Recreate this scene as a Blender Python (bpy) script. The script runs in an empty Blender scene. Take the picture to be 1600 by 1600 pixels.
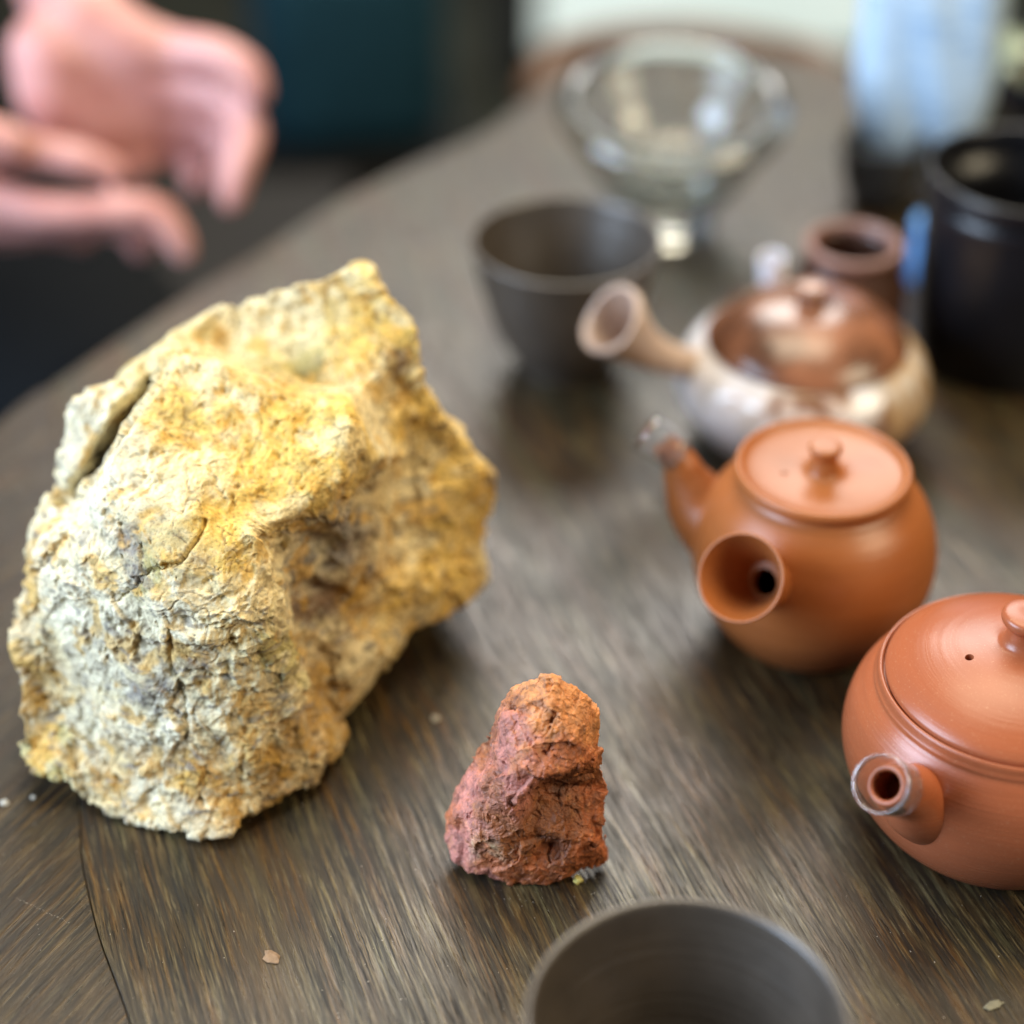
import bpy, bmesh, math, random
import numpy as np
from mathutils import Vector, Matrix, Quaternion
from mathutils.geometry import delaunay_2d_cdt

S = bpy.context.scene
COL = S.collection
rnd = random.Random(7)

# ------------------------------------------------------------------ camera
PITCH = math.radians(36); CH = .435; FPX = 3000.0       # focal length in photo pixels (1600 px frame)
cd = bpy.data.cameras.new('camera'); cam = bpy.data.objects.new('camera', cd); COL.objects.link(cam)
cam.location = (0, 0, CH); cam.rotation_euler = (math.pi/2 - PITCH, 0, 0)
cd.sensor_width = 24; cd.lens = 24*FPX/1600; cd.clip_start = .01; cd.clip_end = 100
cd.dof.use_dof = True; cd.dof.focus_distance = .566; cd.dof.aperture_fstop = 1.9; cd.dof.aperture_blades = 0
S.camera = cam
# ------------------------------------------------------------------ light
w = bpy.data.worlds.new('World'); S.world = w; w.use_nodes = True
w.node_tree.nodes['Background'].inputs[0].default_value = (.80, .84, .88, 1)
w.node_tree.nodes['Background'].inputs[1].default_value = .06

def area(name, loc, target, sx, sy, power, col):
    l = bpy.data.lights.new(name, 'AREA'); l.shape = 'RECTANGLE'; l.size = sx; l.size_y = sy
    l.energy = power; l.color = col
    o = bpy.data.objects.new(name, l); COL.objects.link(o); o.location = loc
    o.rotation_euler = (Vector(target) - Vector(loc)).to_track_quat('-Z', 'Y').to_euler()
    return o
area('window_light', (-1.40, .05, .72), (.0, .5, .03), 1.1, .9, 58, (.62, .78, 1.0))
area('rear_window_light', (.25, 3.1, 2.15), (.1, .6, 0), 1.7, 1.2, 78, (1.0, .97, .92))
area('ceiling_light', (.05, .95, 1.85), (.03, .55, 0), 1.2, 1.0, 32, (1.0, .87, .64))
area('right_light', (1.35, -.05, 1.15), (.0, .5, .03), .9, .8, 21, (1.0, .84, .58))
S.view_settings.view_transform = 'Standard'; S.view_settings.look = 'None'
S.view_settings.exposure = 0.0; S.view_settings.gamma = 1
S.render.engine = 'CYCLES'
S.cycles.use_denoising = True
S.cycles.max_bounces = 12; S.cycles.transmission_bounces = 12; S.cycles.glossy_bounces = 6
S.cycles.caustics_refractive = True; S.cycles.caustics_reflective = False
S.cycles.sample_clamp_indirect = 4

# ------------------------------------------------------------------ point helpers (photo pixel -> place in the world)
CF = np.array([0, math.cos(PITCH), -math.sin(PITCH)]); CU = np.array([0, math.sin(PITCH), math.cos(PITCH)])
CR = np.array([1., 0, 0]); CC = np.array([0, 0, CH])
def ray(px, py): return CF + (px-800)/FPX*CR + (800-py)/FPX*CU
def at(px, py, z=0.):
    d = ray(px, py); return CC + d*(z-CH)/d[2]
def atY(px, py, y):
    d = ray(px, py); return CC + d*y/d[1]
def atD(px, py, dep): return CC + ray(px, py)*dep
def proj(p):
    q = np.asarray(p) - CC; z = q@CF
    return 800+FPX*(q@CR)/z, 800-FPX*(q@CU)/z

# ------------------------------------------------------------------ object helpers
def link(name, me, mat=None, parent=None, smooth=True):
    if isinstance(me, bmesh.types.BMesh):
        bm = me; me = bpy.data.meshes.new(name); bmesh.ops.recalc_face_normals(bm, faces=bm.faces)
        bm.to_mesh(me); bm.free()
    o = bpy.data.objects.new(name, me); COL.objects.link(o)
    if mat: me.materials.clear(); me.materials.append(mat)
    if smooth: me.polygons.foreach_set('use_smooth', [True]*len(me.polygons))
    if parent: o.parent = parent; o.matrix_parent_inverse = parent.matrix_world.inverted()
    return o
def tag(o, label=None, cat=None, group=None, kind=None):
    if label: o['label'] = label
    if cat: o['category'] = cat
    if group: o['group'] = group
    if kind: o['kind'] = kind
    return o
def thing(name, loc, label, cat, group=None):
    o = bpy.data.objects.new(name, None); COL.objects.link(o); o.location = loc; o.empty_display_size = .02
    o.matrix_world = Matrix.Translation(loc)
    return tag(o, label, cat, group)
def pydata(name, v, f):
    me = bpy.data.meshes.new(name); me.from_pydata([tuple(map(float, p)) for p in v], [], [tuple(map(int, q)) for q in f]); me.update()
    return me
def lathe_bm(prof, c, seg=96, bm=None, shear=0.0, h=1.0, flip=False):
    bm = bm or bmesh.new(); rings = []
    for r, z in prof:
        if r < 1e-5: rings.append([bm.verts.new((c[0], c[1], c[2]+z))])
        else:
            ring = []
            for k in range(seg):
                a = 2*math.pi*k/seg
                ring.append(bm.verts.new((c[0]+r*math.cos(a), c[1]+r*math.sin(a), c[2]+z + shear*r*math.sin(a)*max(0, z)/h)))
            rings.append(ring)
    for a, b in zip(rings, rings[1:]):
        for k in range(seg):
            k2 = (k+1) % seg
            if len(a) == 1 and len(b) == 1: break
            if len(a) == 1: f = (a[0], b[k], b[k2])
            elif len(b) == 1: f = (a[k], b[0], a[k2])
            else: f = (a[k], b[k], b[k2], a[k2])
            bm.faces.new(f[::-1] if flip else f)
    return bm
def spline(pts, n=8):
    """Catmull-Rom through points of any dimension"""
    P = [np.array(p, float) for p in pts]; P = [2*P[0]-P[1]] + P + [2*P[-1]-P[-2]]
    out = []
    for i in range(1, len(P)-2):
        for k in range(n):
            t = k/n; a, b, c, d = P[i-1:i+3]
            out.append(.5*((2*b)+(c-a)*t+(2*a-5*b+4*c-d)*t*t+(3*b-a-3*c+d)*t**3))
    out.append(P[-2]); return out
def sweep_bm(path, radii, seg=40, cap=True, bm=None, squash=None):
    """circle swept along a path; path may fold back on itself to give a hollow tube with a rim"""
    bm = bm or bmesh.new(); path = [np.array(p, float) for p in path]; n = len(path); rings = []
    u = None
    for i, (p, r) in enumerate(zip(path, radii)):
        t = path[min(i+1, n-1)] - path[max(i-1, 0)]
        if np.linalg.norm(t) < 1e-9: t = tl
        t = t/np.linalg.norm(t)
        if u is None:
            u = np.cross(t, [0, 0, 1.]);
            if np.linalg.norm(u) < 1e-3: u = np.array([1., 0, 0])
        else:
            if t@tl < 0: t = -t
        u = u - t*(u@t); u /= np.linalg.norm(u); v = np.cross(t, u); tl = t
        rings.append([bm.verts.new(p + r*(math.cos(2*math.pi*k/seg)*u + math.sin(2*math.pi*k/seg)*v)) for k in range(seg)])
    for a, b in zip(rings, rings[1:]):
        for k in range(seg):
            bm.faces.new((a[k], a[(k+1) % seg], b[(k+1) % seg], b[k]))
    if cap:
        bm.faces.new(rings[0][::-1]); bm.faces.new(rings[-1])
    return bm
def evaluated(o):
    dg = bpy.context.evaluated_depsgraph_get(); dg.update()
    return bpy.data.meshes.new_from_object(o.evaluated_get(dg))
def with_mods(me, mods):
    o = bpy.data.objects.new('work', me); COL.objects.link(o)
    for typ, kw in mods:
        m = o.modifiers.new(typ, typ)
        for k, v in kw.items(): setattr(m, k, v)
    r = evaluated(o); bpy.data.objects.remove(o); return r

# ------------------------------------------------------------------ numpy noise
_rs = np.random.RandomState(11)
_perm = np.concatenate([_rs.permutation(256)]*3)
_g = _rs.normal(size=(256, 3)); _g /= np.linalg.norm(_g, axis=1)[:, None]
_j = _rs.rand(256, 3); _jd = _rs.normal(size=(256, 3))
def _hash(i, j, k): return _perm[_perm[_perm[i & 255] + (j & 255)] + (k & 255)]
def perlin(p):
    i = np.floor(p).astype(int); f = p - i; u = f*f*f*(f*(f*6-15)+10); r = 0
    for a in (0, 1):
        for b in (0, 1):
            for c in (0, 1):
                g = _g[_hash(i[:, 0]+a, i[:, 1]+b, i[:, 2]+c)]
                d = (g*(f-np.array([a, b, c]))).sum(1)
                r = r + d*(u[:, 0] if a else 1-u[:, 0])*(u[:, 1] if b else 1-u[:, 1])*(u[:, 2] if c else 1-u[:, 2])
    return r*1.5
def fbm(p, o=4, g=.5):
    r = 0; a = 1.
    for k in range(o): r = r + a*perlin(p*2**k + 17.3*k); a *= g
    return r
def chips(p):
    """angular broken facets: each random cell is its own tilted plane. returns (height, F2-F1)"""
    i = np.floor(p).astype(int); n = len(p); d1 = np.full(n, 9.); d2 = np.full(n, 9.); hgt = np.zeros(n)
    for a in (-1, 0, 1):
        for b in (-1, 0, 1):
            for c in (-1, 0, 1):
                q = i + np.array([a, b, c]); hh = _hash(q[:, 0], q[:, 1], q[:, 2])
                v = p - (q + _j[hh]); d = (v*v).sum(1)
                near = d < d1
                d2 = np.where(near, d1, np.minimum(d2, d))
                hgt = np.where(near, (v*_jd[hh]).sum(1) + .5*_jd[(hh*7+3) & 255, 0], hgt)
                d1 = np.where(near, d, d1)
    return hgt, np.sqrt(d2)-np.sqrt(d1)

# ------------------------------------------------------------------ materials
def mat(name):
    m = bpy.data.materials.new(name); m.use_nodes = True; nt = m.node_tree
    return m, nt, nt.nodes['Principled BSDF']
def node(nt, typ, ins={}, **kw):
    n = nt.nodes.new(typ)
    for k, v in kw.items(): setattr(n, k, v)
    for k, v in ins.items():
        if isinstance(v, bpy.types.NodeSocket): nt.links.new(v, n.inputs[k])
        else: n.inputs[k].default_value = v
    return n
def ramp(nt, fac, stops):
    n = nt.nodes.new('ShaderNodeValToRGB'); nt.links.new(fac, n.inputs[0]); e = n.color_ramp.elements
    while len(e) < len(stops): e.new(.5)
    for el, (p, c) in zip(e, stops):
        el.position = p; el.color = (c, c, c, 1) if isinstance(c, (int, float)) else (*c, 1)
    return n.outputs[0]
def mixc(nt, fac, a, b, mode='MIX'):
    n = nt.nodes.new('ShaderNodeMix'); n.data_type = 'RGBA'; n.blend_type = mode
    for s, v in ((n.inputs[0], fac), (n.inputs[6], a), (n.inputs[7], b)):
        if isinstance(v, bpy.types.NodeSocket): nt.links.new(v, s)
        elif isinstance(v, (int, float)): s.default_value = v
        else: s.default_value = (*v, 1)
    return n.outputs[2]
def noise(nt, vec, scale, detail=4, rough=.55, dist=0):
    return node(nt, 'ShaderNodeTexNoise', {'Vector': vec, 'Scale': scale, 'Detail': detail, 'Roughness': rough, 'Distortion': dist}).outputs[0]
def objco(nt): return node(nt, 'ShaderNodeTexCoord').outputs['Object']
def mapping(nt, vec, rot=(0, 0, 0), scale=(1, 1, 1)):
    a = node(nt, 'ShaderNodeMapping', {'Vector': vec, 'Rotation': rot})
    return node(nt, 'ShaderNodeMapping', {'Vector': a.outputs[0], 'Scale': scale}).outputs[0]
def math_(nt, op, a, b=0.):
    return node(nt, 'ShaderNodeMath', {0: a, 1: b}, operation=op).outputs[0]
def bump(nt, h, strength, dist, nrm=None):
    ins = {'Height': h, 'Strength': strength, 'Distance': dist}
    if nrm is not None: ins['Normal'] = nrm
    return node(nt, 'ShaderNodeBump', ins).outputs[0]

def wood_mat(name, grain_deg, dark=1.0, grey=1.0):
    m, nt, b = mat(name); co = objco(nt)
    wob = node(nt, 'ShaderNodeTexNoise', {'Vector': co, 'Scale': 9., 'Detail': 2}).outputs['Color']
    off = node(nt, 'ShaderNodeVectorMath', {0: wob, 1: (.5, .5, .5)}, operation='SUBTRACT').outputs[0]
    off = node(nt, 'ShaderNodeVectorMath', {0: off, 'Scale': .006}, operation='SCALE').outputs[0]
    cw = node(nt, 'ShaderNodeVectorMath', {0: co, 1: off}, operation='ADD').outputs[0]
    rz = (0, 0, math.radians(-grain_deg))
    g1 = noise(nt, mapping(nt, cw, rz, (28, 520, 1)), 1, 7, .68)
    g2 = noise(nt, mapping(nt, cw, rz, (9, 80, 1)), 1, 4, .6)
    g3 = noise(nt, mapping(nt, cw, rz, (60, 1250, 1)), 1, 4, .62)
    g4 = noise(nt, mapping(nt, cw, rz, (36, 330, 1)), 1, 5, .66)
    pt = noise(nt, co, 28, 5, .65)
    brown = ramp(nt, g1, [(.34, (.006, .005, .004)), (.46, (.024, .014, .008)), (.54, (.080, .044, .019)), (.68, (.24, .155, .078))])
    gray = ramp(nt, g1, [(.34, (.006, .007, .008)), (.46, (.026, .027, .022)), (.54, (.085, .085, .062)), (.68, (.29, .30, .25))])
    c = mixc(nt, ramp(nt, g2, [(.40, 0.0), (.60, grey)]), brown, gray)
    c = mixc(nt, ramp(nt, g4, [(.36, .8), (.47, 0.)]), c, (.013, .011, .010))
    c = mixc(nt, ramp(nt, pt, [(.36, .5), (.56, 0.)]), c, (.045, .030, .018))
    c = mixc(nt, ramp(nt, g3, [(.38, .95), (.44, 0.)]), c, (.005, .004, .003))
    c = mixc(nt, ramp(nt, g3, [(.58, 0.), (.66, .5)]), c, (.26, .24, .18))
    wr = noise(nt, mapping(nt, cw, rz, (6, 30, 1)), 1, 4, .6)
    c = mixc(nt, ramp(nt, wr, [(.52, 0.), (.68, .40)]), c, (.115, .082, .050))
    c = mixc(nt, 1.0, c, (dark*.72, dark*.60, dark*.38), 'MULTIPLY')
    nt.links.new(c, b.inputs['Base Color'])
    nt.links.new(ramp(nt, g1, [(.38, .52), (.62, .24)]), b.inputs['Roughness'])
    hgt = math_(nt, 'ADD', math_(nt, 'ADD', g1, g4), math_(nt, 'MULTIPLY', ramp(nt, g3, [(.30, 0.), (.45, 1.)]), .5))
    nt.links.new(bump(nt, hgt, .36, .0006), b.inputs['Normal'])
    b.inputs['Specular IOR Level'].default_value = .55
    return m

def rock_mat(name, spark=0.0, rough=.85):
    m, nt, b = mat(name); co = objco(nt)
    a = node(nt, 'ShaderNodeAttribute', attribute_name='tint', attribute_type='GEOMETRY').outputs['Color']
    n1 = noise(nt, co, 900, 4, .65); n2 = noise(nt, co, 260, 4, .6); n3 = noise(nt, mapping(nt, co, (.4, .5, .3), (500, 1500, 900)), 1, 3, .6)
    c = mixc(nt, 1.0, a, ramp(nt, n1, [(.30, .58), (.46, 1.0), (.70, 1.18)]), 'MULTIPLY')
    c = mixc(nt, 1.0, c, ramp(nt, n2, [(.30, .72), (.6, 1.1)]), 'MULTIPLY')
    c = mixc(nt, ramp(nt, n3, [(.26, .75), (.36, 0.)]), c, (.10, .06, .035))
    nt.links.new(c, b.inputs['Base Color']); b.inputs['Roughness'].default_value = rough
    if spark:
        sp = noise(nt, co, 2600, 1, .5)
        nt.links.new(ramp(nt, sp, [(.60, rough), (.70, .18)]), b.inputs['Roughness'])
        b.inputs['Specular IOR Level'].default_value = .7
    else: b.inputs['Specular IOR Level'].default_value = .25
    h = math_(nt, 'ADD', n1, math_(nt, 'MULTIPLY', n3, .8))
    nt.links.new(bump(nt, h, .55, .0008), b.inputs['Normal'])
    return m

def clay_mat(name, col, rough=.40, lines=1.0):
    m, nt, b = mat(name); co = objco(nt)
    ln = noise(nt, mapping(nt, co, (0, 0, 0), (10, 10, 900)), 1, 3, .6)
    br = noise(nt, mapping(nt, co, (.05, 0, 0), (25, 25, 260)), 1, 2, .5)
    sp = noise(nt, co, 1800, 2, .5)
    c = mixc(nt, ramp(nt, br, [(.35, 0.), (.7, .35)]), col, tuple(x*.74 for x in col))
    c = mixc(nt, ramp(nt, sp, [(.62, 0.), (.75, .35)]), c, (.62, .36, .2))
    nt.links.new(c, b.inputs['Base Color'])
    nt.links.new(ramp(nt, br, [(.3, rough-.04), (.7, rough+.07)]), b.inputs['Roughness'])
    h = math_(nt, 'ADD', math_(nt, 'MULTIPLY', ln, lines), math_(nt, 'MULTIPLY', sp, .25))
    nt.links.new(bump(nt, h, .16, .0006), b.inputs['Normal'])
    return m
def plain_mat(name, col, rough=.5, spec=.5, var=.25, scale=60, metal=0., coat=0., bmp=0.):
    m, nt, b = mat(name); n = noise(nt, objco(nt), scale, 4, .6)
    c = mixc(nt, ramp(nt, n, [(.3, 0.), (.7, 1.)]), tuple(x*(1-var) for x in col), tuple(min(1, x*(1+var)) for x in col))
    nt.links.new(c, b.inputs['Base Color']); b.inputs['Roughness'].default_value = rough
    b.inputs['Specular IOR Level'].default_value = spec; b.inputs['Metallic'].default_value = metal
    b.inputs['Coat Weight'].default_value = coat; b.inputs['Coat Roughness'].default_value = .05
    if bmp: nt.links.new(bump(nt, n, bmp, .001), b.inputs['Normal'])
    return m
def glass_mat(name, rough=.0, ior=1.47, col=(.97, .99, .98)):
    m, nt, b = mat(name); b.inputs['Base Color'].default_value = (*col, 1)
    b.inputs['Transmission Weight'].default_value = 1; b.inputs['Roughness'].default_value = rough; b.inputs['IOR'].default_value = ior
    return m

M_WOOD = wood_mat('weathered_oak', -70.5)
M_WOOD2 = wood_mat('weathered_oak_border', 62, .72, .45)
M_CLAY = clay_mat('orange_clay', (.37, .116, .030), .36, .9)
M_CLAY2 = clay_mat('red_clay', (.37, .102, .040), .30, 1.4)
M_PLASTIC = glass_mat('clear_plastic', .025, 1.45, (1, 1, 1)); M_PLASTIC.node_tree.nodes['Principled BSDF'].inputs['Transmission Weight'].default_value = .96; M_PLASTIC.node_tree.nodes['Principled BSDF'].inputs['Coat Weight'].default_value = .6
M_GLASS = glass_mat('clear_glass', 0.)

# ------------------------------------------------------------------ setting
def slab(name, x0, x1, y0, y1, z0, z1, m, kind='structure'):
    v = [(x, y, z) for x in (x0, x1) for y in (y0, y1) for z in (z0, z1)]
    o = link(name, pydata(name, v, [(0, 1, 3, 2), (4, 6, 7, 5), (0, 4, 5, 1), (2, 3, 7, 6), (0, 2, 6, 4), (1, 5, 7, 3)]), m, smooth=False)
    if kind: o['kind'] = kind
    return o
slab('floor', -6, 6, -4, 8, -.80, -.74, plain_mat('dark_floor', (.026, .027, .018), .7, .3, .3, 3))

# ---- the table
edge = [at(*e)[:2] for e in ((0, 660), (100, 590), (250, 490), (420, 385), (540, 310), (650, 255), (760, 205), (830, 152), (905, 98), (1040, 66), (1200, 84), (1320, 108), (1480, 190))]
edge = [np.array((-.34, .30)), np.array((-.275, .50))] + edge + [np.array((.42, .80)), np.array((.60, .50)), np.array((.62, .1)), np.array((.4, -.25)), np.array((0, -.4)), np.array((-.28, -.2)), np.array((-.37, .05))]
outline = spline(edge + [edge[0]], 6)[:-1]
seam = [np.array((-.20, .705)), np.array((-.172, .60)), np.array((-.150, .50))] + [at(*q)[:2] for q in ((125, 1275), (128, 1340), (140, 1403), (156, 1466), (175, 1519), (203, 1597))] + [np.array((-.085, .30)), np.array((.0, .08)), np.array((.18, -.45))]
seam = spline(seam, 6)
def board(name, side, m, parent):
    """clip the outline polygon along the seam: side=+1 keeps the right, -1 keeps the left (border board)"""
    O = np.array(outline); sm = np.array(seam); cen = np.array((.15, .4))
    def signed(p):
        d = ((sm-p)**2).sum(1); i = min(max(int(d.argmin()), 0), len(sm)-2); t = sm[i+1]-sm[i]
        return t[0]*(p-sm[i])[1]-t[1]*(p-sm[i])[0]
    s = np.sign([signed(p) for p in O])*np.sign(signed(cen))
    n = len(O); idx = [i for i in range(n) if s[i]*side > 0]
    st = [i for i in idx if (i-1) % n not in idx][0]; run = []
    i = st
    while i in idx: run.append(O[i]); i = (i+1) % n
    inside = [p for p in sm if .35 > 0]
    # part of the seam that is inside the table
    def inpoly(p):
        c = False
        for k in range(n):
            a, b = O[k], O[(k+1) % n]
            if (a[1] > p[1]) != (b[1] > p[1]) and p[0] < (b[0]-a[0])*(p[1]-a[1])/(b[1]-a[1])+a[0]: c = not c
        return c
    sin = [p for p in sm if inpoly(p)]
    if np.linalg.norm(run[-1]-sin[0]) > np.linalg.norm(run[-1]-sin[-1]): sin = sin[::-1]
    off = .00012*side
    sin2 = []
    for k, p in enumerate(sin):
        t = sin[min(k+1, len(sin)-1)]-sin[max(k-1, 0)]; t /= np.linalg.norm(t); nr = np.array((-t[1], t[0]))
        if (cen-p)@nr < 0: nr = -nr
        sin2.append(p+nr*off)
    poly = run + sin2
    bm = bmesh.new(); vs = [bm.verts.new((p[0], p[1], 0)) for p in poly]; f = bm.faces.new(vs)
    if f.normal.z < 0: f.normal_flip()
    bm.normal_update()
    r = bmesh.ops.extrude_face_region(bm, geom=[f]); 
    for v in [g for g in r['geom'] if isinstance(g, bmesh.types.BMVert)]: v.co.z -= .03
    bmesh.ops.recalc_face_normals(bm, faces=bm.faces)
    top = [e for e in bm.edges if all(abs(v.co.z) < 1e-6 for v in e.verts)]
    bmesh.ops.bevel(bm, geom=top, offset=.0003, segments=2, affect='EDGES', profile=.5)
    bmesh.ops.triangulate(bm, faces=[f for f in bm.faces if len(f.verts) > 4])
    return link(name, bm, m, parent, smooth=False)
table = thing('wooden_table', (.12, .4, -.74), 'large dark weathered oak table with rounded edge carrying the rocks and teapots', 'table')
board('tabletop', 1, M_WOOD, table)
bb = board('border_board', -1, M_WOOD2, table); bb['label'] = 'browner border board with diagonal grain at the left of the seam'
link('pedestal', lathe_bm([(0, .001), (.26, .001), (.26, .03), (.07, .06), (.05, .12), (.05, .60), (.10, .68), (.28, .709), (0, .709)], (.12, .4, -.74), 48), M_WOOD2, table)

# ------------------------------------------------------------------ rocks
def rock(name, sil, inner, ridges, back, voxel, seeds, disp, m, label, cat, cracks=()):
    def P(q):
        return at(q[0], q[1], q[2]) if len(q) == 4 else atY(*q)
    pix = [q[:2] for q in sil] + [q[:2] for q in inner]; W = [P(q) for q in sil] + [P(q) for q in inner]
    ns = len(sil); ring = [(i, (i+1) % ns) for i in range(ns)]
    look = {tuple(q[:2]): i for i, q in enumerate(pix)}
    rid = []
    for r in ridges:
        ids = [look[tuple(q)] for q in r]; rid += list(zip(ids, ids[1:]))
    _, _, fa, ov, _, _ = delaunay_2d_cdt([Vector(q) for q in pix], ring+rid, [], 1, 1e-4)
    vmap = [o[0] for o in ov]; F = [tuple(vmap[i] for i in f) for f in fa]
    bp = [proj(q) for q in back]
    _, _, fb, ov, _, _ = delaunay_2d_cdt([Vector(q[:2]) for q in sil]+[Vector(q) for q in bp], ring, [], 1, 1e-4)
    bmap = lambda o: o if o < ns else o-ns+len(pix)
    vm = [bmap(o[0]) for o in ov]; F += [tuple(vm[i] for i in f)[::-1] for f in fb]
    V = W + [np.array(q) for q in back]
    for v in V: v[2] = max(v[2], .0004)
    me = pydata(name, V, F)
    bm = bmesh.new(); bm.from_mesh(me); bmesh.ops.recalc_face_normals(bm, faces=bm.faces); bm.to_mesh(me); bm.free()
    me = with_mods(me, [('REMESH', dict(mode='VOXEL', voxel_size=voxel*4)), ('SMOOTH', dict(factor=.5, iterations=1))])
    bm = bmesh.new(); bm.from_mesh(me); seen = set(); isl = []            # keep only the one solid piece
    for v in bm.verts:
        if v in seen: continue
        st_ = [v]; seen.add(v); grp = []
        while st_:
            q_ = st_.pop(); grp.append(q_)
            for e in q_.link_edges:
                o_ = e.other_vert(q_)
                if o_ not in seen: seen.add(o_); st_.append(o_)
        isl.append(grp)
    isl.sort(key=len)
    for grp in isl[:-1]: bmesh.ops.delete(bm, geom=grp, context='VERTS')
    bm.to_mesh(me); bm.free()
    me = with_mods(me, [('SUBSURF', dict(levels=2, render_levels=2))])
    n = len(me.vertices); co = np.empty(n*3, np.float32); me.vertices.foreach_get('co', co); co = co.reshape(-1, 3).astype(float)
    base = co.copy()
    for step, fn in enumerate(disp):
        nr = np.empty(n*3, np.float32); me.vertices.foreach_get('normal', nr); nr = nr.reshape(-1, 3).astype(float)
        co = co + fn(base, nr)
        me.vertices.foreach_set('co', co.astype(np.float32).ravel()); me.update()
    # cracks: grooves along lines on the stone
    nr = np.empty(n*3, np.float32); me.vertices.foreach_get('normal', nr); nr = nr.reshape(-1, 3).astype(float)
    q = co - CC; zz = q@CF; pxy = np.stack([800+FPX*(q@CR)/zz, 800-FPX*(q@CU)/zz], 1); facing = (nr*q).sum(1) < 0
    for line, wd, dep in cracks:
        L = np.array(spline(line, 6)); best = np.full(n, 1e9)
        jit = 4*np.stack([perlin(co*300), perlin(co*300+50)], 1)
        for a, b in zip(L, L[1:]):
            t = np.clip(((pxy+jit-a)@(b-a))/((b-a)@(b-a)+1e-9), 0, 1); best = np.minimum(best, np.linalg.norm(pxy+jit-a-t[:, None]*(b-a), axis=1))
        co = co - nr*(dep*np.exp(-(best/wd)**2)*facing)[:, None]
    lo = co[:, 2] < .0005; co[lo, 2] = .0005
    me.vertices.foreach_set('co', co.astype(np.float32).ravel()); me.update()
    # mineral colour per point: nearest colour seeds, edges broken up by noise
    q = base - CC; zz = q@CF; pxy = np.stack([800+FPX*(q@CR)/zz, 800-FPX*(q@CU)/zz], 1)
    front = (nr*q).sum(1) < .2*np.linalg.norm(q, axis=1)
    sp = []
    for s in seeds:
        d = np.linalg.norm(pxy-np.array(s[:2]), axis=1)+np.where(front, 0, 1e4); i = d.argmin(); sp.append(base[i])
    wsum = 0; csum = 0
    wq = base + .0075*np.stack([fbm(base*90, 4), fbm(base*90+31, 4), fbm(base*90+77, 4)], 1)
    for p, s in zip(sp, seeds):
        d2 = ((wq-p)**2).sum(1); wt = s[3]/(d2+.000012)**2
        wsum = wsum+wt; csum = csum+wt[:, None]*np.array(s[2])
    c = csum/wsum[:, None]
    return me, c, base, co, nr
def finish(me, c, name, m, label, cat):
    at_ = me.color_attributes.new('tint', 'FLOAT_COLOR', 'POINT')
    at_.data.foreach_set('color', np.concatenate([np.clip(c, 0, 1), np.ones((len(c), 1))], 1).astype(np.float32).ravel())
    return tag(link(name, me, m), label, cat)
def sstep(x, a, b):
    t = np.clip((x-a)/(b-a), 0, 1); return t*t*(3-2*t)

Z = 'z'
sil = [(581, 398, .556), (598, 468, .551), (642, 478, .548), (645, 530, .542), (657, 590, .536), (685, 640, .535), (740, 690, .54), (767, 757, .54), (755, 805, .54),
       (750, 905, .021, Z), (700, 955, .018, Z), (640, 985, .016, Z), (600, 1045, .011, Z), (560, 1090, .008, Z), (530, 1120, .006, Z), (538, 1178, .003, Z),
       (488, 1232, .003, Z), (405, 1278, .003, Z), (350, 1336, .0, Z), (306, 1326, .0, Z), (262, 1300, .001, Z), (180, 1282, .002, Z), (148, 1258, .004, Z), (90, 1258, .004, Z),
       (45, 1200, .012, Z), (35, 1120, .025, Z), (30, 1040, .036, Z), (18, 985, .043, Z), (45, 880, .487), (55, 820, .497), (95, 735, .512), (113, 618, .525),
       (165, 600, .53), (215, 550, .542), (250, 525, .552), (330, 480, .56), (450, 458, .56), (530, 428, .557)]
inner = [(290, 560, .515), (270, 575, .511), (225, 640, .499), (185, 700, .487), (140, 772, .477), (400, 600, .512), (475, 630, .506), (545, 645, .497), (548, 700, .488), (540, 745, .482), (520, 790, .476), (430, 812, .468),
         (400, 850, .460), (290, 888, .449), (195, 795, .470), (370, 720, .487), (300, 800, .467),
         (60, 890, .478), (150, 850, .464), (180, 940, .452), (250, 1050, .444), (150, 1100, .452), (350, 1100, .440), (415, 950, .448), (420, 1000, .447), (450, 1060, .446), (480, 1150, .447), (400, 1180, .437),
         (345, 1250, .430), (200, 1200, .442), (100, 1100, .464), (90, 980, .468), (280, 960, .446), (300, 1180, .436),
         (480, 835, .490), (440, 870, .478), (470, 920, .485), (535, 860, .490), (500, 980, .480), (560, 770, .513), (600, 830, .512), (560, 950, .489), (625, 910, .503), (560, 1030, .475), (495, 1070, .470), (470, 1000, .470),
         (700, 790, .528), (690, 880, .517), (650, 710, .533), (600, 650, .527), (590, 560, .538), (620, 610, .538), (500, 1140, .456),
         (470, 585, .547), (400, 562, .548), (345, 552, .558), (565, 610, .522), (500, 510, .556), (560, 490, .553), (400, 510, .560), (300, 535, .553),
         (246, 590, .552), (203, 650, .548), (161, 710, .538), (120, 775, .510), (196, 612, .522), (174, 640, .516), (144, 688, .511), (109, 742, .507), (232, 573, .540), (240, 715, .4835)]
ridges = [[(270, 575), (225, 640), (185, 700), (140, 772)], [(246, 590), (203, 650), (161, 710), (120, 775)], [(196, 612), (174, 640), (144, 688), (109, 742)],
          [(290, 560), (400, 600), (475, 630), (545, 645), (548, 700), (540, 745), (520, 790), (430, 812), (400, 850), (290, 888), (195, 795)],
          [(400, 850), (415, 950), (420, 1000), (450, 1060), (480, 1150)]]
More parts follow.
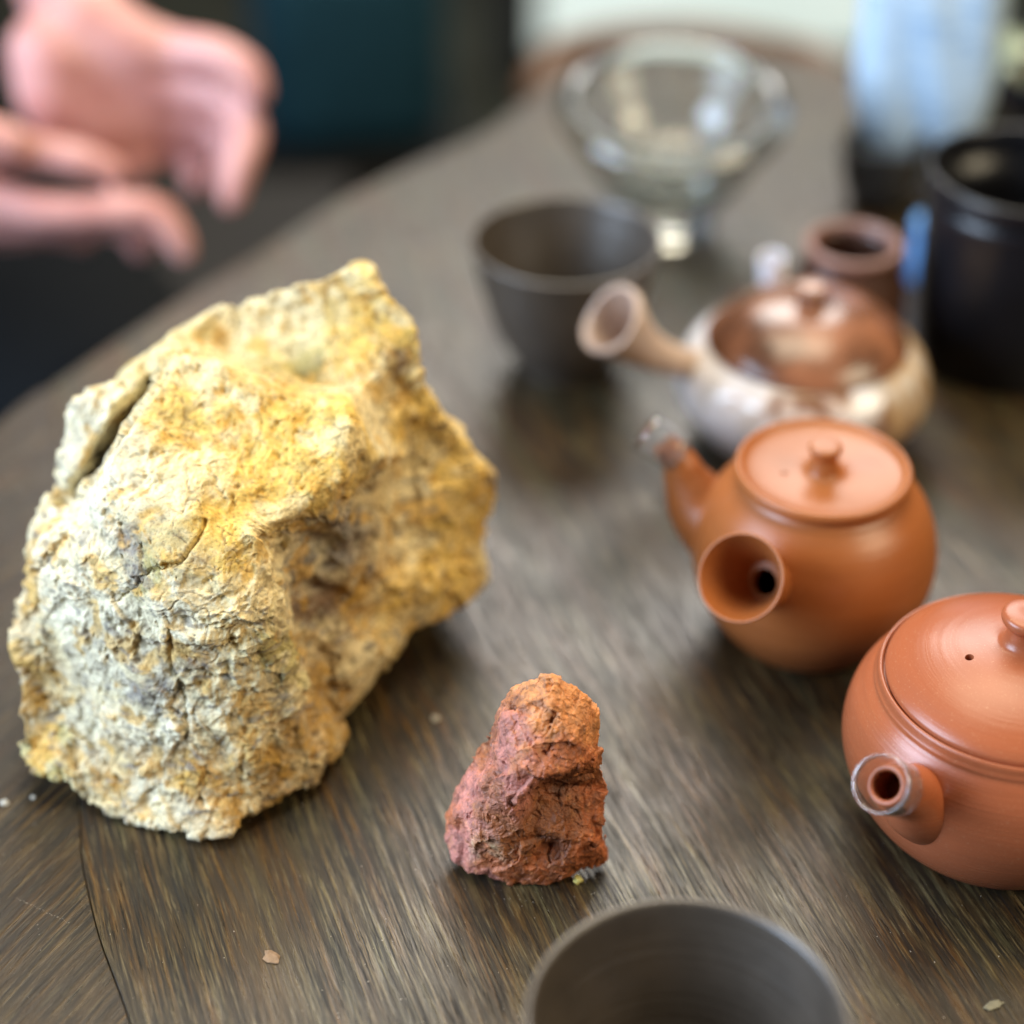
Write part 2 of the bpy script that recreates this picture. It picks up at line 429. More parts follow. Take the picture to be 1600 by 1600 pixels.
back = [(-.0480, .570, .1225), (-.055, .583, .112), (-.0455, .574, .108), (-.062, .600, .085), (-.105, .600, .068), (-.145, .575, .045), (-.032, .585, .055), (-.09, .612, .03), (-.025, .572, .02), (-.125, .592, .012), (-.06, .60, .004),
        (-.10, .55, .0), (-.115, .50, 0), (-.085, .47, 0), (-.055, .51, .0), (-.03, .535, .004), (-.145, .492, .002), (-.158, .525, .022)]
YEL = (.74, .50, .13); DYEL = (.66, .39, .08); CREAM = (.82, .69, .40); WHT = (.79, .71, .50); BRN = (.22, .13, .075); GBR = (.26, .23, .20); OCH = (.50, .30, .085); OLV = (.50, .42, .17)
seeds = [(300, 640, YEL, 1), (250, 720, CREAM, 1), (400, 700, YEL, 1.2), (500, 700, YEL, 1), (350, 800, YEL, 1.2), (240, 800, DYEL, .8), (310, 600, CREAM, .8), (380, 660, DYEL, .5), (470, 740, YEL, 1),
         (370, 870, YEL, .8), (390, 920, CREAM, .7), (190, 740, WHT, .9), (140, 780, WHT, .8), (120, 860, WHT, 1), (200, 870, GBR, .35), (230, 900, OLV, .5), (280, 960, WHT, 1), (100, 950, WHT, 1), (60, 920, OCH, .4),
         (150, 1000, WHT, 1), (60, 1080, OCH, .4), (230, 1070, GBR, .3), (180, 1050, WHT, 1), (310, 1060, BRN, .3), (350, 1000, CREAM, .9), (400, 1100, CREAM, 1), (330, 1100, WHT, .8), (250, 1150, WHT, 1), (100, 1120, WHT, 1),
         (80, 1190, OLV, .6), (180, 1210, OCH, .6), (130, 1150, WHT, .8), (230, 1240, WHT, .9), (320, 1260, WHT, .7), (380, 1240, OCH, .8), (450, 1215, BRN, .5), (300, 1200, OCH, .4), (440, 1020, OLV, .6),
         (480, 840, WHT, .5), (460, 870, GBR, .7), (520, 860, GBR, .5), (440, 900, CREAM, .6), (490, 935, BRN, .7), (530, 955, BRN, .45), (556, 760, BRN, .35), (530, 820, GBR, .4), (560, 860, OCH, .6),
         (470, 570, OLV, 1), (400, 540, OLV, .7), (350, 500, CREAM, .9), (450, 480, CREAM, .8), (560, 460, YEL, 1.2), (560, 560, YEL, 1), (620, 510, YEL, 1), (600, 570, BRN, .5), (580, 600, CREAM, .5), (590, 680, CREAM, .8), (560, 700, YEL, .8),
         (650, 760, CREAM, 1), (700, 740, YEL, .8), (740, 740, DYEL, .8), (640, 650, YEL, .8), (700, 830, YEL, 1), (690, 900, YEL, .9), (620, 880, YEL, .8), (640, 950, OCH, .8), (600, 960, YEL, .6), (660, 850, CREAM, .6), (580, 1000, CREAM, .7), (560, 930, OCH, .8),
         (540, 1060, YEL, .8), (510, 1120, OCH, .8), (500, 1180, OCH, .8), (470, 1060, OLV, .6), (150, 640, WHT, .8), (190, 610, CREAM, .7), (170, 690, OLV, .8), (230, 570, OLV, .7), (130, 700, WHT, .6), (90, 800, WHT, .7), (300, 560, CREAM, .5)]
PLC = atY(370, 720, .487)
def smoothmask(p):                                   # 1 on the flatter yellow top, 0 on the broken front
    return sstep(p[:, 2], .075, .098)*(1-sstep(p[:, 1], .50, .53)*.3)
def dA(p, n):                                         # slow warp: crooked ridges
    v = np.stack([fbm(p*38, 3), fbm(p*38+40, 3), fbm(p*38+90, 3)], 1); return .0032*v + .0007*n
def dB(p, n):                                         # broken facets in three sizes
    q = p + .0016*np.stack([perlin(p*120), perlin(p*120+9), perlin(p*120+21)], 1)
    a, _ = chips(q*62); b, e = chips(q*np.array((150, 190, 170))); c, _ = chips(q*420)
    k = 1-.62*smoothmask(p); k2 = .35+.65*sstep(fbm(p*45+5, 3), -.25, .35)
    return n*((.0011*np.clip(a, -1.6, 1.6)*k + .00085*np.clip(b, -1.6, 1.6)*k*k2 + .00034*np.clip(c, -1.5, 1.5)*k2*(.45+.55*k)))[:, None]
def dC(p, n):                                         # grit, pits and slanting ledges
    k = 1-.5*smoothmask(p)
    s = p@np.array((.55, -.2, .80)); led = perlin(np.stack([s*420, p[:, 0]*60, p[:, 1]*60], 1))
    pit = np.minimum(0, fbm(p*260+3, 3)+.38); pit2 = np.minimum(0, fbm(p*110+13, 3)+.42)
    return n*(.00030*fbm(p*330, 5, .6)*k + .00022*led*k + .0028*pit + .0035*pit2*k)[:, None]
M_ROCK = rock_mat('ochre_rock')
me, c, base, co, nr = rock('ochre_rock', sil, inner, ridges, back, .00046, seeds, (dA, dB, dC), M_ROCK, '', '',
    cracks=[([(320, 812), (312, 838), (296, 858), (284, 876), (255, 884), (228, 896), (214, 912), (196, 925), (180, 938)], 3.2, .0022),
            ([(262, 985), (266, 1010), (268, 1045), (285, 1080), (292, 1140), (285, 1200), (282, 1250)], 4, .0014),
            ([(246, 590), (203, 650), (161, 710), (120, 775)], 8, .004), ([(100, 835), (75, 865), (55, 890)], 5, .003)])
s2 = fbm(base*np.array((300, 260, 520))+4, 3); s3 = fbm(base*60+60, 4)
sm = smoothmask(base)[:, None]
c = c*(1+.22*s3)[:, None]
c = c + (np.array(WHT)-c)*(sstep(s2, .16, .55)*.45)[:, None]*(1-.7*sm)
c = c + (np.array(CREAM)-c)*(sstep(fbm(base*70+131, 4), .05, .45)*.6)[:, None]
c = c + (np.array(DYEL)-c)*(sstep(fbm(base*95+22, 4), .16, .5)*.65)[:, None]
c = c + (np.array(GBR)-c)*(sstep(fbm(base*np.array((160, 160, 420))+70, 4), .36, .62)*.7)[:, None]*(1-.8*sm)
def veins(p, sc, wd, seed):                           # thin broken hairlines
    q = p + .003*np.stack([perlin(p*160+seed), perlin(p*160+seed+9), perlin(p*160+seed+21)], 1)
    return (1-sstep(np.abs(perlin(q*sc+seed)), 0, wd))*sstep(fbm(p*55+seed, 2), -.02, .22)
v1 = np.maximum(veins(base, 75, .035, 3), veins(base, np.array((190, 150, 320)), .05, 41))
c = c + (np.array((.13, .075, .045))-c)*(v1*.62)[:, None]
c = c + (np.array((.16, .09, .05))-c)*(sstep(fbm(base*np.array((520, 380, 700))+8, 3), .46, .60)*.45)[:, None]
co -= nr*(.0005*v1)[:, None]; co[:, 2] = np.maximum(co[:, 2], .0005)
me.vertices.foreach_set('co', co.astype(np.float32).ravel()); me.update()
finish(me, c, 'ochre_rock', M_ROCK, 'big rough rock of yellow ochre and white mineral standing at the left of the table', 'rock')

silr = [(850, 1049, .424), (880, 1058, .424), (905, 1075, .424), (925, 1100, .423), (938, 1130, .422), (940, 1170, .420), (942, 1200, .419), (950, 1235, .418), (943, 1258, .418), (942, 1285, .414), (953, 1320, .004, Z), (950, 1345, .002, Z),
        (930, 1358, .001, Z), (900, 1370, .0, Z), (870, 1385, .0, Z), (845, 1389, .0, Z), (800, 1380, .0, Z), (760, 1372, .001, Z), (730, 1365, .002, Z), (712, 1340, .004, Z), (700, 1310, .008, Z), (697, 1270, .015, Z), (708, 1240, .020, Z),
        (725, 1205, .424), (735, 1183, .426), (738, 1165, .428), (760, 1140, .428), (785, 1105, .428), (795, 1080, .427), (815, 1065, .426)]
innr = [(860, 1090, .4165), (825, 1110, .416), (790, 1120, .4165), (785, 1165, .411), (830, 1150, .410), (800, 1205, .4035), (845, 1214, .4025), (905, 1200, .408), (930, 1186, .414), (792, 1258, .402), (855, 1228, .4135), (912, 1222, .4185),
        (762, 1195, .419), (765, 1215, .408), (760, 1270, .4055), (735, 1225, .417), (728, 1265, .4125), (742, 1320, .4045), (820, 1300, .4040), (880, 1300, .407), (908, 1262, .4125), (925, 1258, .4145), (860, 1320, .4085), (930, 1315, .4075), (880, 1345, .4045), (895, 1150, .4115),
        (772, 1140, .4295), (755, 1165, .4315), (780, 1335, .4025), (830, 1355, .4035), (905, 1125, .416)]
ridr = [[(790, 1120), (785, 1165), (800, 1205), (792, 1258)], [(800, 1205), (845, 1214), (905, 1200), (930, 1186)], [(855, 1228), (912, 1222)], [(772, 1140), (755, 1165), (762, 1195)]]
backr = [(.012, .440, .040), (.0, .440, .018), (.022, .438, .018), (.006, .436, .004), (.008, .42, 0), (-.006, .43, .0)]
RUST = (.42, .115, .032); TIP = (.64, .26, .085); PINK = (.50, .185, .140); DRK = (.15, .045, .016); BRR = (.30, .094, .026)
seedr = [(850, 1060, TIP, .8), (905, 1090, TIP, 1), (870, 1095, TIP, .8), (930, 1130, TIP, .7), (810, 1085, BRR, .8), (840, 1130, TIP, .7), (860, 1140, TIP, .5), (880, 1180, RUST, 1), (920, 1170, RUST, 1), (800, 1135, PINK, 1),
         (800, 1180, PINK, 1.1), (805, 1220, PINK, .9), (790, 1250, PINK, .7), (740, 1220, PINK, .9), (740, 1260, PINK, 1), (720, 1300, PINK, 1), (730, 1340, PINK, .8), (770, 1160, DRK, .8), (750, 1170, BRR, .6), (775, 1220, BRR, .7), (775, 1270, BRR, .8),
         (840, 1260, BRR, 1.6), (810, 1285, BRR, 1.3), (890, 1230, DRK, .9), (930, 1210, BRR, .7), (820, 1310, BRR, 1), (880, 1280, BRR, 1), (860, 1320, DRK, .3), (925, 1300, RUST, .9), (930, 1330, RUST, 1), (860, 1360, RUST, 1), (790, 1350, RUST, .8), (700, 1270, RUST, .5), (940, 1240, RUST, .6), (755, 1330, CREAM, .15)]
def rA(p, n): return .0006*np.stack([fbm(p*110, 3), fbm(p*110+40, 3), fbm(p*110+90, 3)], 1)
def rB(p, n):
    q = p + .0007*np.stack([perlin(p*300), perlin(p*300+9), perlin(p*300+21)], 1)
    a, _ = chips(q*105); b, e = chips(q*np.array((420, 380, 330))); cc, _ = chips(q*900)
    return n*(.00085*np.clip(a, -1.5, 1.5)+.00032*np.clip(b, -1.5, 1.5)+.00007*np.clip(cc, -1.5, 1.5))[:, None]
def rC(p, n):
    pit = np.minimum(0, fbm(p*480+3, 3)+.38)
    s = p@np.array((.35, -.2, .9)); led = perlin(np.stack([s*650, p[:, 0]*120, p[:, 1]*120], 1))
    return n*(.00010*fbm(p*700, 4, .6)+.00008*led+.0006*pit)[:, None]
M_RED = rock_mat('red_rock', 1.0, .62)
me, c, base, co, nr = rock('red_stone', silr, innr, ridr, backr, .00021, seedr, (rA, rB, rC), M_RED, '', '',
    cracks=[([(858, 1320), (860, 1348)], 2.2, .0012), ([(862, 1122), (858, 1140)], 2.2, .001), ([(862, 1165), (855, 1178), (850, 1176)], 2.5, .001), ([(735, 1265), (732, 1280)], 2.2, .0008)])
c = c*(1+.30*fbm(base*300+60, 4))[:, None]
c = c + (np.array(TIP)-c)*(sstep(fbm(base*420+22, 4), .34, .66)*.4)[:, None]
c = c + (np.array(DRK)-c)*(sstep(fbm(base*330+8, 4), .34, .66)*.5)[:, None]
finish(me, c, 'red_stone', M_RED, 'small rust red stone with pink streaks standing alone in front of the big yellow rock', 'stone')

# ------------------------------------------------------------------ teapots
def cut(o, centre, r, depth, axis=(0, 0, 1)):
    """drill a small vent hole into a lid"""
    bm = bmesh.new(); bmesh.ops.create_cone(bm, cap_ends=True, segments=24, radius1=r, radius2=r, depth=depth)
    q = Vector((0, 0, 1)).rotation_difference(Vector(axis)); bm.transform(Matrix.Translation(Vector(centre)) @ q.to_matrix().to_4x4())
    k = bpy.data.meshes.new('k'); bm.to_mesh(k); bm.free(); ko = bpy.data.objects.new('k', k); COL.objects.link(ko)
    md = o.modifiers.new('b', 'BOOLEAN'); md.object = ko; md.operation = 'DIFFERENCE'; md.solver = 'EXACT'
    me = evaluated(o); o.modifiers.clear(); old = o.data; o.data = me; bpy.data.objects.remove(ko)
    me.polygons.foreach_set('use_smooth', [True]*len(me.polygons))
    if hasattr(me, 'set_sharp_from_angle'): me.set_sharp_from_angle(angle=math.radians(40))
def lerp(a, b, t): return np.array(a)*(1-t)+np.array(b)*t
def trumpet(a, b, ra, rb, thick=.0013, flare=2.2, n=18, seg=56, bend=0., inner_to=.02):
    """hollow side handle: narrow at a, flaring to an open mouth at b"""
    a = np.array(a); b = np.array(b); d = b-a; L = np.linalg.norm(d); t = d/L; up = np.array((0, 0, 1.))-t*t[2]; up /= np.linalg.norm(up)
    path = []; rad = []
    for k in range(n+1):
        s = k/n; path.append(lerp(a, b, s)+up*bend*math.sin(math.pi*s)); rad.append(ra+(rb-ra)*s**flare)
    for k in range(1, 5):                              # rounded rim
        ph = math.pi*k/5; path.append(b+t*thick*.5*math.sin(ph)); rad.append(rb-thick*.5*(1-math.cos(ph)))
    for k in range(n+1):
        s = 1-k/n*(1-inner_to); path.append(lerp(a, b, s)+up*bend*math.sin(math.pi*s)); rad.append(.0046+(rb-thick-.0046)*max(0, s)**1.25)
    bm = sweep_bm(path, rad, seg, False); bm.verts.ensure_lookup_table(); N = len(path)-1
    for k in range(seg): bm.faces.new((bm.verts[N*seg+k], bm.verts[N*seg+(k+1) % seg], bm.verts[(k+1) % seg], bm.verts[k]))
    return bm
def spout(pts, radii, thick=.0011, seg=40, n=6, inner=.55):
    p = spline(pts, n); r = [x[0] for x in spline([(q,) for q in radii], n)]
    path = list(p); rad = list(r); t = p[-1]-p[-2]; t /= np.linalg.norm(t)
    for k in range(1, 4):
        ph = math.pi*k/4; path.append(p[-1]+t*thick*.5*math.sin(ph)); rad.append(r[-1]-thick*.5*(1-math.cos(ph)))
    m = int(len(p)*inner)
    for q, x in list(zip(p, r))[::-1][:m]: path.append(q); rad.append(max(.0008, x-thick))
    return sweep_bm(path, rad, seg, True)
def sleeve(a, b, ra, rb, thick=.0007, seg=40, slant=None):
    """clear protective tube over a spout tip"""
    path = [lerp(a, b, k/6) for k in range(7)]; rad = [ra+(rb-ra)*(k/6) for k in range(7)]
    path += [lerp(a, b, 1-k/6) for k in range(7)]; rad += [ra+(rb-ra)*(1-k/6)-thick for k in range(7)]
    bm = sweep_bm(path, rad, seg, False)
    bm.verts.ensure_lookup_table(); n = len(bm.verts)//seg
    for k in range(seg): bm.faces.new((bm.verts[(n-1)*seg+k], bm.verts[(n-1)*seg+(k+1) % seg], bm.verts[(k+1) % seg], bm.verts[k]))
    return bm

# ---- orange side-handled teapot in the middle
c0 = np.array((.1042, .5286, 0.))
t = thing('teapot', tuple(c0), 'orange clay teapot with flat recessed lid and trumpet handle facing the viewer', 'teapot', 'orange clay teapots')
body = spline([(.0, .0035), (.020, .003), (.0225, .0008), (.026, .0012), (.0335, .010), (.0395, .021), (.0418, .034), (.0402, .046), (.0362, .0555), (.0312, .0615), (.0283, .0640), (.0272, .0662)], 5)
inn = [(.0258, .0662), (.0260, .063), (.034, .054), (.038, .042), (.037, .025), (.025, .008), (0, .006)]
bo = link('body', lathe_bm([tuple(p) for p in body]+inn, c0, 128), M_CLAY, t)
lid = [(0, .0660), (.0250, .0660), (.0268, .0668), (.0284, .0664), (.0293, .0672), (.0297, .0684), (.0294, .0698), (.0284, .0704), (.0274, .0699), (.0262, .0688), (.022, .0680), (.014, .0676), (.0085, .0678), (.0060, .0686), (.0052, .0702), (.0046, .0722), (.0044, .0738), (.0050, .0754), (.0056, .0768), (.0056, .0778), (.0049, .0786), (.003, .0788), (0, .0787)]
lo = link('lid', lathe_bm([tuple(p) for p in spline(lid, 3)], c0, 128), M_CLAY, t)
cut(lo, c0+np.array((-.0130, -.0010, .0685)), .0011, .003)
hm = np.array((.0725, .480, .0605)); ha = c0+np.array((-.0185, -.029, .043))
link('handle', trumpet(ha, hm, .0085, .0146, .0011, 1.9), M_CLAY, t)
cut(bo, ha+(hm-ha)*.1, .0045, .040, tuple(hm-ha))
sd = np.array((-.93, .36, 0))
sp = [c0+sd*.026+np.array((0, 0, .036)), c0+sd*.040+np.array((0, 0, .043)), c0+sd*.0465+np.array((0, 0, .052)), c0+sd*.0500+np.array((0, 0, .0595)), c0+sd*.0555+np.array((0, 0, .0650))]
link('spout', spout(sp, [.021, .0135, .0085, .0060, .0046]), M_CLAY, t)
dd = sp[-1]-sp[-2]; dd /= np.linalg.norm(dd); dd = dd*.75+sd*.45; dd /= np.linalg.norm(dd)
sl = link('plastic_sleeve', sleeve(sp[-1]-dd*.0065, sp[-1]+dd*.0085, .0066, .0072), M_PLASTIC, t); sl['label'] = 'clear plastic sleeve over the spout tip'

# ---- orange teapot at the right edge of the photo
c1 = np.array((.1505, .4345, 0.))
t = thing('teapot', tuple(c1), 'squat red clay teapot with domed lid and knob, cut by the right edge', 'teapot', 'orange clay teapots')
k1 = .90; kz = .955
body = spline([(.0, .003), (.028, .0025), (.031, .0008), (.036, .0022), (.0455, .012), (.0520, .024), (.0545, .0355), (.0528, .0465), (.0490, .0535), (.0465, .0565), (.0462, .0578), (.0456, .0590), (.0452, .0606), (.0446, .0614)], 5)
inn = [(.0436, .0610), (.0438, .058), (.050, .046), (.051, .03), (.04, .010), (0, .006)]
link('body', lathe_bm([(p[0]*k1, p[1]*kz) for p in list(body)+inn], c1, 160), M_CLAY2, t)
lid = [(0, .0600), (.040, .0596), (.0426, .0600), (.0430, .0614), (.0424, .0628), (.0395, .0652), (.034, .0684), (.027, .0712), (.019, .0733), (.0125, .0744), (.0092, .0750), (.0074, .0758), (.0062, .0776), (.0060, .0800), (.0064, .0818), (.0078, .0832), (.0086, .0846), (.0084, .0860), (.0072, .0870), (.004, .0875), (0, .0874)]
lo = link('lid', lathe_bm([(p[0]*k1, p[1]*kz) for p in spline(lid, 4)], c1, 160), M_CLAY2, t)
cut(lo, c1+np.array((-.0165, -.0045, .0705)), .0013, .006)
tip = np.array((.1050, .3900, .0570)); sd = np.array((tip[0]-c1[0], tip[1]-c1[1], 0)); sd /= np.linalg.norm(sd)
sp = [c1+sd*.034+np.array((0, 0, .031)), c1+sd*.0445+np.array((0, 0, .038)), c1+sd*.0520+np.array((0, 0, .0470)), tip]
link('spout', spout(sp, [.0155, .0115, .0082, .0060], .0019), M_CLAY2, t)
dd = sp[-1]-sp[-2]; dd /= np.linalg.norm(dd)
sl = link('plastic_sleeve', sleeve(sp[-1]-dd*.0065, sp[-1]+dd*.0048, .0082, .0086, .0008), M_PLASTIC, t); sl['label'] = 'clear plastic sleeve over the spout tip'

# ---- white and brown glazed side-handled teapot
c2 = np.array((.1160, .652, 0.))
def kyusu_mat():
    m, nt, b = mat('white_brown_glaze'); co = objco(nt)
    n = noise(nt, co, 26, 4, .55, .6); sx = node(nt, 'ShaderNodeSeparateXYZ', {0: co}).outputs
    g = math_(nt, 'ADD', math_(nt, 'MULTIPLY', math_(nt, 'SUBTRACT', sx[0], float(c2[0])-.010), 11.), math_(nt, 'MULTIPLY', math_(nt, 'SUBTRACT', n, .5), 2.4))
    c = ramp(nt, g, [(.0, (.80, .76, .76)), (.12, (.60, .46, .38)), (.22, (.20, .085, .045)), (.40, (.50, .33, .18))])
    c = mixc(nt, ramp(nt, noise(nt, mapping(nt, co, (0, 0, 0), (70, 70, 8)), 1, 2), [(.5, 0.), (.62, .8)]), c, (.62, .56, .50))
    nt.links.new(c, b.inputs['Base Color']); b.inputs['Roughness'].default_value = .22; b.inputs['Coat Weight'].default_value = .6; b.inputs['Coat Roughness'].default_value = .08
    return m
M_KY = kyusu_mat(); M_KYL = plain_mat('brown_lustre_glaze', (.21, .085, .042), .26, .5, .8, 38, 0., .3)
t = thing('teapot', tuple(c2), 'low glossy white and brown glazed teapot with pale flared side handle and brown lid', 'teapot')
body = spline([(0, .002), (.026, .0015), (.029, .001), (.040, .010), (.0468, .021), (.0475, .029), (.0440, .039), (.0385, .0445), (.0345, .0465)], 5)
body = [(p[0]*1.06, p[1]) for p in body]
link('body', lathe_bm([tuple(p) for p in body]+[(.033, .046), (.037, .042), (.043, .03), (.038, .012), (0, .006)], c2, 96), M_KY, t)
lid = [(0, .0455), (.0335, .0455), (.0352, .0470), (.0345, .0486), (.031, .0525), (.024, .0572), (.015, .0605), (.007, .0618), (.0048, .0628), (.0042, .0645), (.0056, .0668), (.0062, .0684), (.0048, .0700), (0, .0704)]
link('lid', lathe_bm([(p[0]*1.09, p[1]) for p in spline(lid, 4)], c2, 96), M_KYL, t)
hm = atY(957, 500, .630); ha = np.array((.0745, .648, .036))
M_KYH = plain_mat('pale_pink_glaze', (.56, .42, .34), .35, .5, .15, 40)
link('handle', trumpet(ha, hm, .0058, .0142, .0024, 2.2, bend=-.004), M_KYH, t)

# ------------------------------------------------------------------ cups
M_CUP = plain_mat('grey_stoneware', (.064, .049, .036), .40, 1.0, .18, 90, 0, 0, .06)
def rings(m, sc, st):
    nt = m.node_tree; b = nt.nodes['Principled BSDF']
    n = noise(nt, mapping(nt, objco(nt), (0, 0, 0), (6, 6, sc)), 1, 3, .6)
    old = b.inputs['Normal'].links[0].from_socket if b.inputs['Normal'].links else None
    nt.links.new(bump(nt, n, st, .0012, old), b.inputs['Normal'])
rings(M_CUP, 420, .35)
def cup(c, label):
    t = thing('cup', tuple(c), label, 'cup', 'dark grey stoneware cups')
    cf_ = 1.10; ch_ = .86
    out = spline([(0, .0045), (.0145, .0045), (.015, .0005), (.0178, .0005), (.0195, .0060), (.0258, .020), (.0315, .042), (.0347, .060), (.0362, .0685)], 5)
    rim = [(.0364, .0694), (.0362, .0701), (.0356, .0704), (.0349, .0701)]
    inn = spline([(.0345, .0690), (.0328, .058), (.0292, .040), (.0245, .021), (.0170, .0105), (.008, .0085), (0, .0082)], 5)
    link('body', lathe_bm([(p[0]*cf_, p[1]*ch_) for p in list(out)+rim+list(inn)], c, 112), M_CUP, t)
    return t
cf = at(885, 372, .0605); cf[2] = 0
cup(cf, 'dark grey cup behind the rocks, beside the glass bowl and the pale flared handle')
cn = at(1075, 1594, .0605); cn[2] = 0
cup(cn, 'dark grey cup nearest the viewer, cut by the bottom edge')

# ---- clear double-walled glass bowl
cg = at(1054, 140, .0725); cg[2] = 0; print('glass', cg)
HG = .066; SH = .15
gl_out = spline([(.0195, .010), (.024, .0165), (.0325, .0285), (.0410, .0425), (.0488, .0555), (.0472, .0612), (.0440, .0645)], 5)
gl_in = spline([(.0402, .0645), (.0392, .056), (.0375, .044), (.0310, .033), (.020, .0265), (.010, .0245)], 4)
g = lathe_bm([(0, .001), (.018, .001), (.0205, .003), (.0205, .0065)]+[tuple(p) for p in gl_out]+[(.0430, .0654), (.0420, .0660), (.0411, .0658)]+[tuple(p) for p in gl_in]+[(0, .024)], cg, 96, shear=SH, h=HG)
cav_o = spline([(.0165, .0150), (.0225, .0195), (.0308, .0300), (.0392, .0435), (.0468, .0555), (.0454, .0600), (.0432, .0625)], 5)
cav_i = spline([(.0418, .0625), (.0409, .056), (.0392, .0432), (.0322, .0315), (.0205, .0248), (.010, .0228)], 4)
lathe_bm([(0, .0120), (.0110, .0125)]+[tuple(p) for p in cav_o]+[(.0426, .0630)]+[tuple(p) for p in cav_i]+[(0, .0222)], cg, 96, g, SH, HG, True)
me = bpy.data.meshes.new('glass_bowl'); bmesh.ops.reverse_faces(g, faces=g.faces); g.normal_update(); g.transform(Matrix.Translation(Vector(cg)) @ Matrix.Diagonal((1.11, 1.11, 1.10, 1)) @ Matrix.Translation(-Vector(cg))); g.to_mesh(me); g.free()
tag(link('glass_bowl', me, M_GLASS), 'clear double walled glass bowl with bright rim behind the far cup', 'glass bowl')

# ---- small brown pot behind the glazed teapot
cb = at(1335, 378, .058); cb[2] = 0
M_BR = plain_mat('dark_brown_clay', (.085, .038, .024), .35, .5, .25, 60); M_BRR = plain_mat('pinkish_brown_rim', (.26, .13, .10), .4, .5, .2, 60)
t = thing('brown_pot', tuple(cb), 'small dark brown open pot with pinkish rim behind the glazed teapot', 'pot')
link('body', lathe_bm([tuple(p) for p in spline([(0, .001), (.018, .001), (.023, .008), (.0245, .024), (.0225, .042), (.0195, .051), (.0192, .0545)], 5)]+[(.0165, .0545), (.017, .05), (.021, .03), (.016, .008), (0, .006)], cb, 72), M_BR, t)
link('rim', lathe_bm([(.0164, .0546), (.0196, .0546), (.0205, .0562), (.0200, .0580), (.0182, .0584), (.0168, .0576), (.0164, .0546)], cb, 72), M_BRR, t)
stp = [cb+np.array((-.017, -.004, .030)), cb+np.array((-.027, -.006, .037)), cb+np.array((-.0345, -.008, .047))]
link('spout', spout(stp, [.010, .0065, .0048]), M_BR, t)
sl = link('plastic_sleeve', sleeve(stp[-1]+np.array((.001, 0, -.003)), stp[-1]+np.array((-.0005, -.001, .009)), .0056, .0054), plain_mat('milky_plastic', (.75, .73, .78), .3, .5, .05), t)

# ---- black pot at the right edge
ck = at(1610, 262, .088); ck[2] = 0
M_BK = plain_mat('black_glaze', (.008, .008, .010), .3, .4, .3, 30, 0, .1)
t = thing('black_pot', tuple(ck), 'tall black glazed pot with open rim at the right edge behind the teapots', 'pot')
link('body', lathe_bm([tuple(p) for p in spline([(0, .001), (.033, .001), (.0365, .004), (.0385, .02), (.0395, .05), (.0402, .078)], 5)]+[(.0395, .0782), (.0385, .060), (.036, .01), (0, .006)], ck, 96), M_BK, t)
link('rim', lathe_bm([(.0384, .0784), (.0406, .0784), (.0416, .0815), (.0414, .0870), (.0404, .0882), (.0392, .0872), (.0388, .0830), (.0384, .0784)], ck, 96), M_BK, t)

# ---- pale blue pouch standing behind
def pouch_mat():
    m, nt, b = mat('pale_blue_film'); co = objco(nt)
    n = noise(nt, mapping(nt, co, (0, 0, 0), (70, 10, 240)), 1, 2, .5); n2 = noise(nt, co, 30, 2, .5)
    c = mixc(nt, math_(nt, 'MULTIPLY', ramp(nt, n, [(.52, 0.), (.58, 1.)]), ramp(nt, n2, [(.45, 0.), (.6, .8)])), (.60, .76, .90), (.34, .52, .74))
    nt.links.new(c, b.inputs['Base Color']); b.inputs['Roughness'].default_value = .35
    b.inputs['Transmission Weight'].default_value = .0
    return m
def pouch(c, wdt, h, thick, m, label, yaw):
    bm = bmesh.new(); nu, nv = 20, 28; grid = {}
    for s in (1, -1):
        for i in range(nu+1):
            for j in range(nv+1):
                u = i/nu*2-1; v = j/nv
                wl = wdt*(.42+.58*min(1, (v/.30))**.6) if v < .30 else wdt
                y = s*thick*(1-abs(u)**5)*(math.sin(math.pi*min(1, v*1.0))**.7 if v > 0 else 0) + .002*math.sin(7*u+9*v)*(1-abs(u))
                x = u*wl/2
                if abs(u) == 1 or j in (0, nv):
                    k = (i, j)
                else: k = (i, j, s)
                if k not in grid: grid[k] = bm.verts.new((x, y, v*h))
    def g(i, j, s): return grid.get((i, j)) or grid[(i, j, s)]
    for s in (1, -1):
        for i in range(nu):
            for j in range(nv):
                q = [g(i, j, s), g(i+1, j, s), g(i+1, j+1, s), g(i, j+1, s)]
                try: bm.faces.new(q if s < 0 else q[::-1])
                except ValueError: pass
    bm.transform(Matrix.Translation(Vector(c)) @ Matrix.Rotation(yaw, 4, 'Z'))
    return tag(link('pouch', bm, m), label, 'pouch')
cp = at(1415, 300); 
pouch(cp + np.array((.002, .0, .001)), .068, .175, .009, pouch_mat(), 'pale blue white pouch standing upright between the glass bowl and the black pot', math.radians(-8))

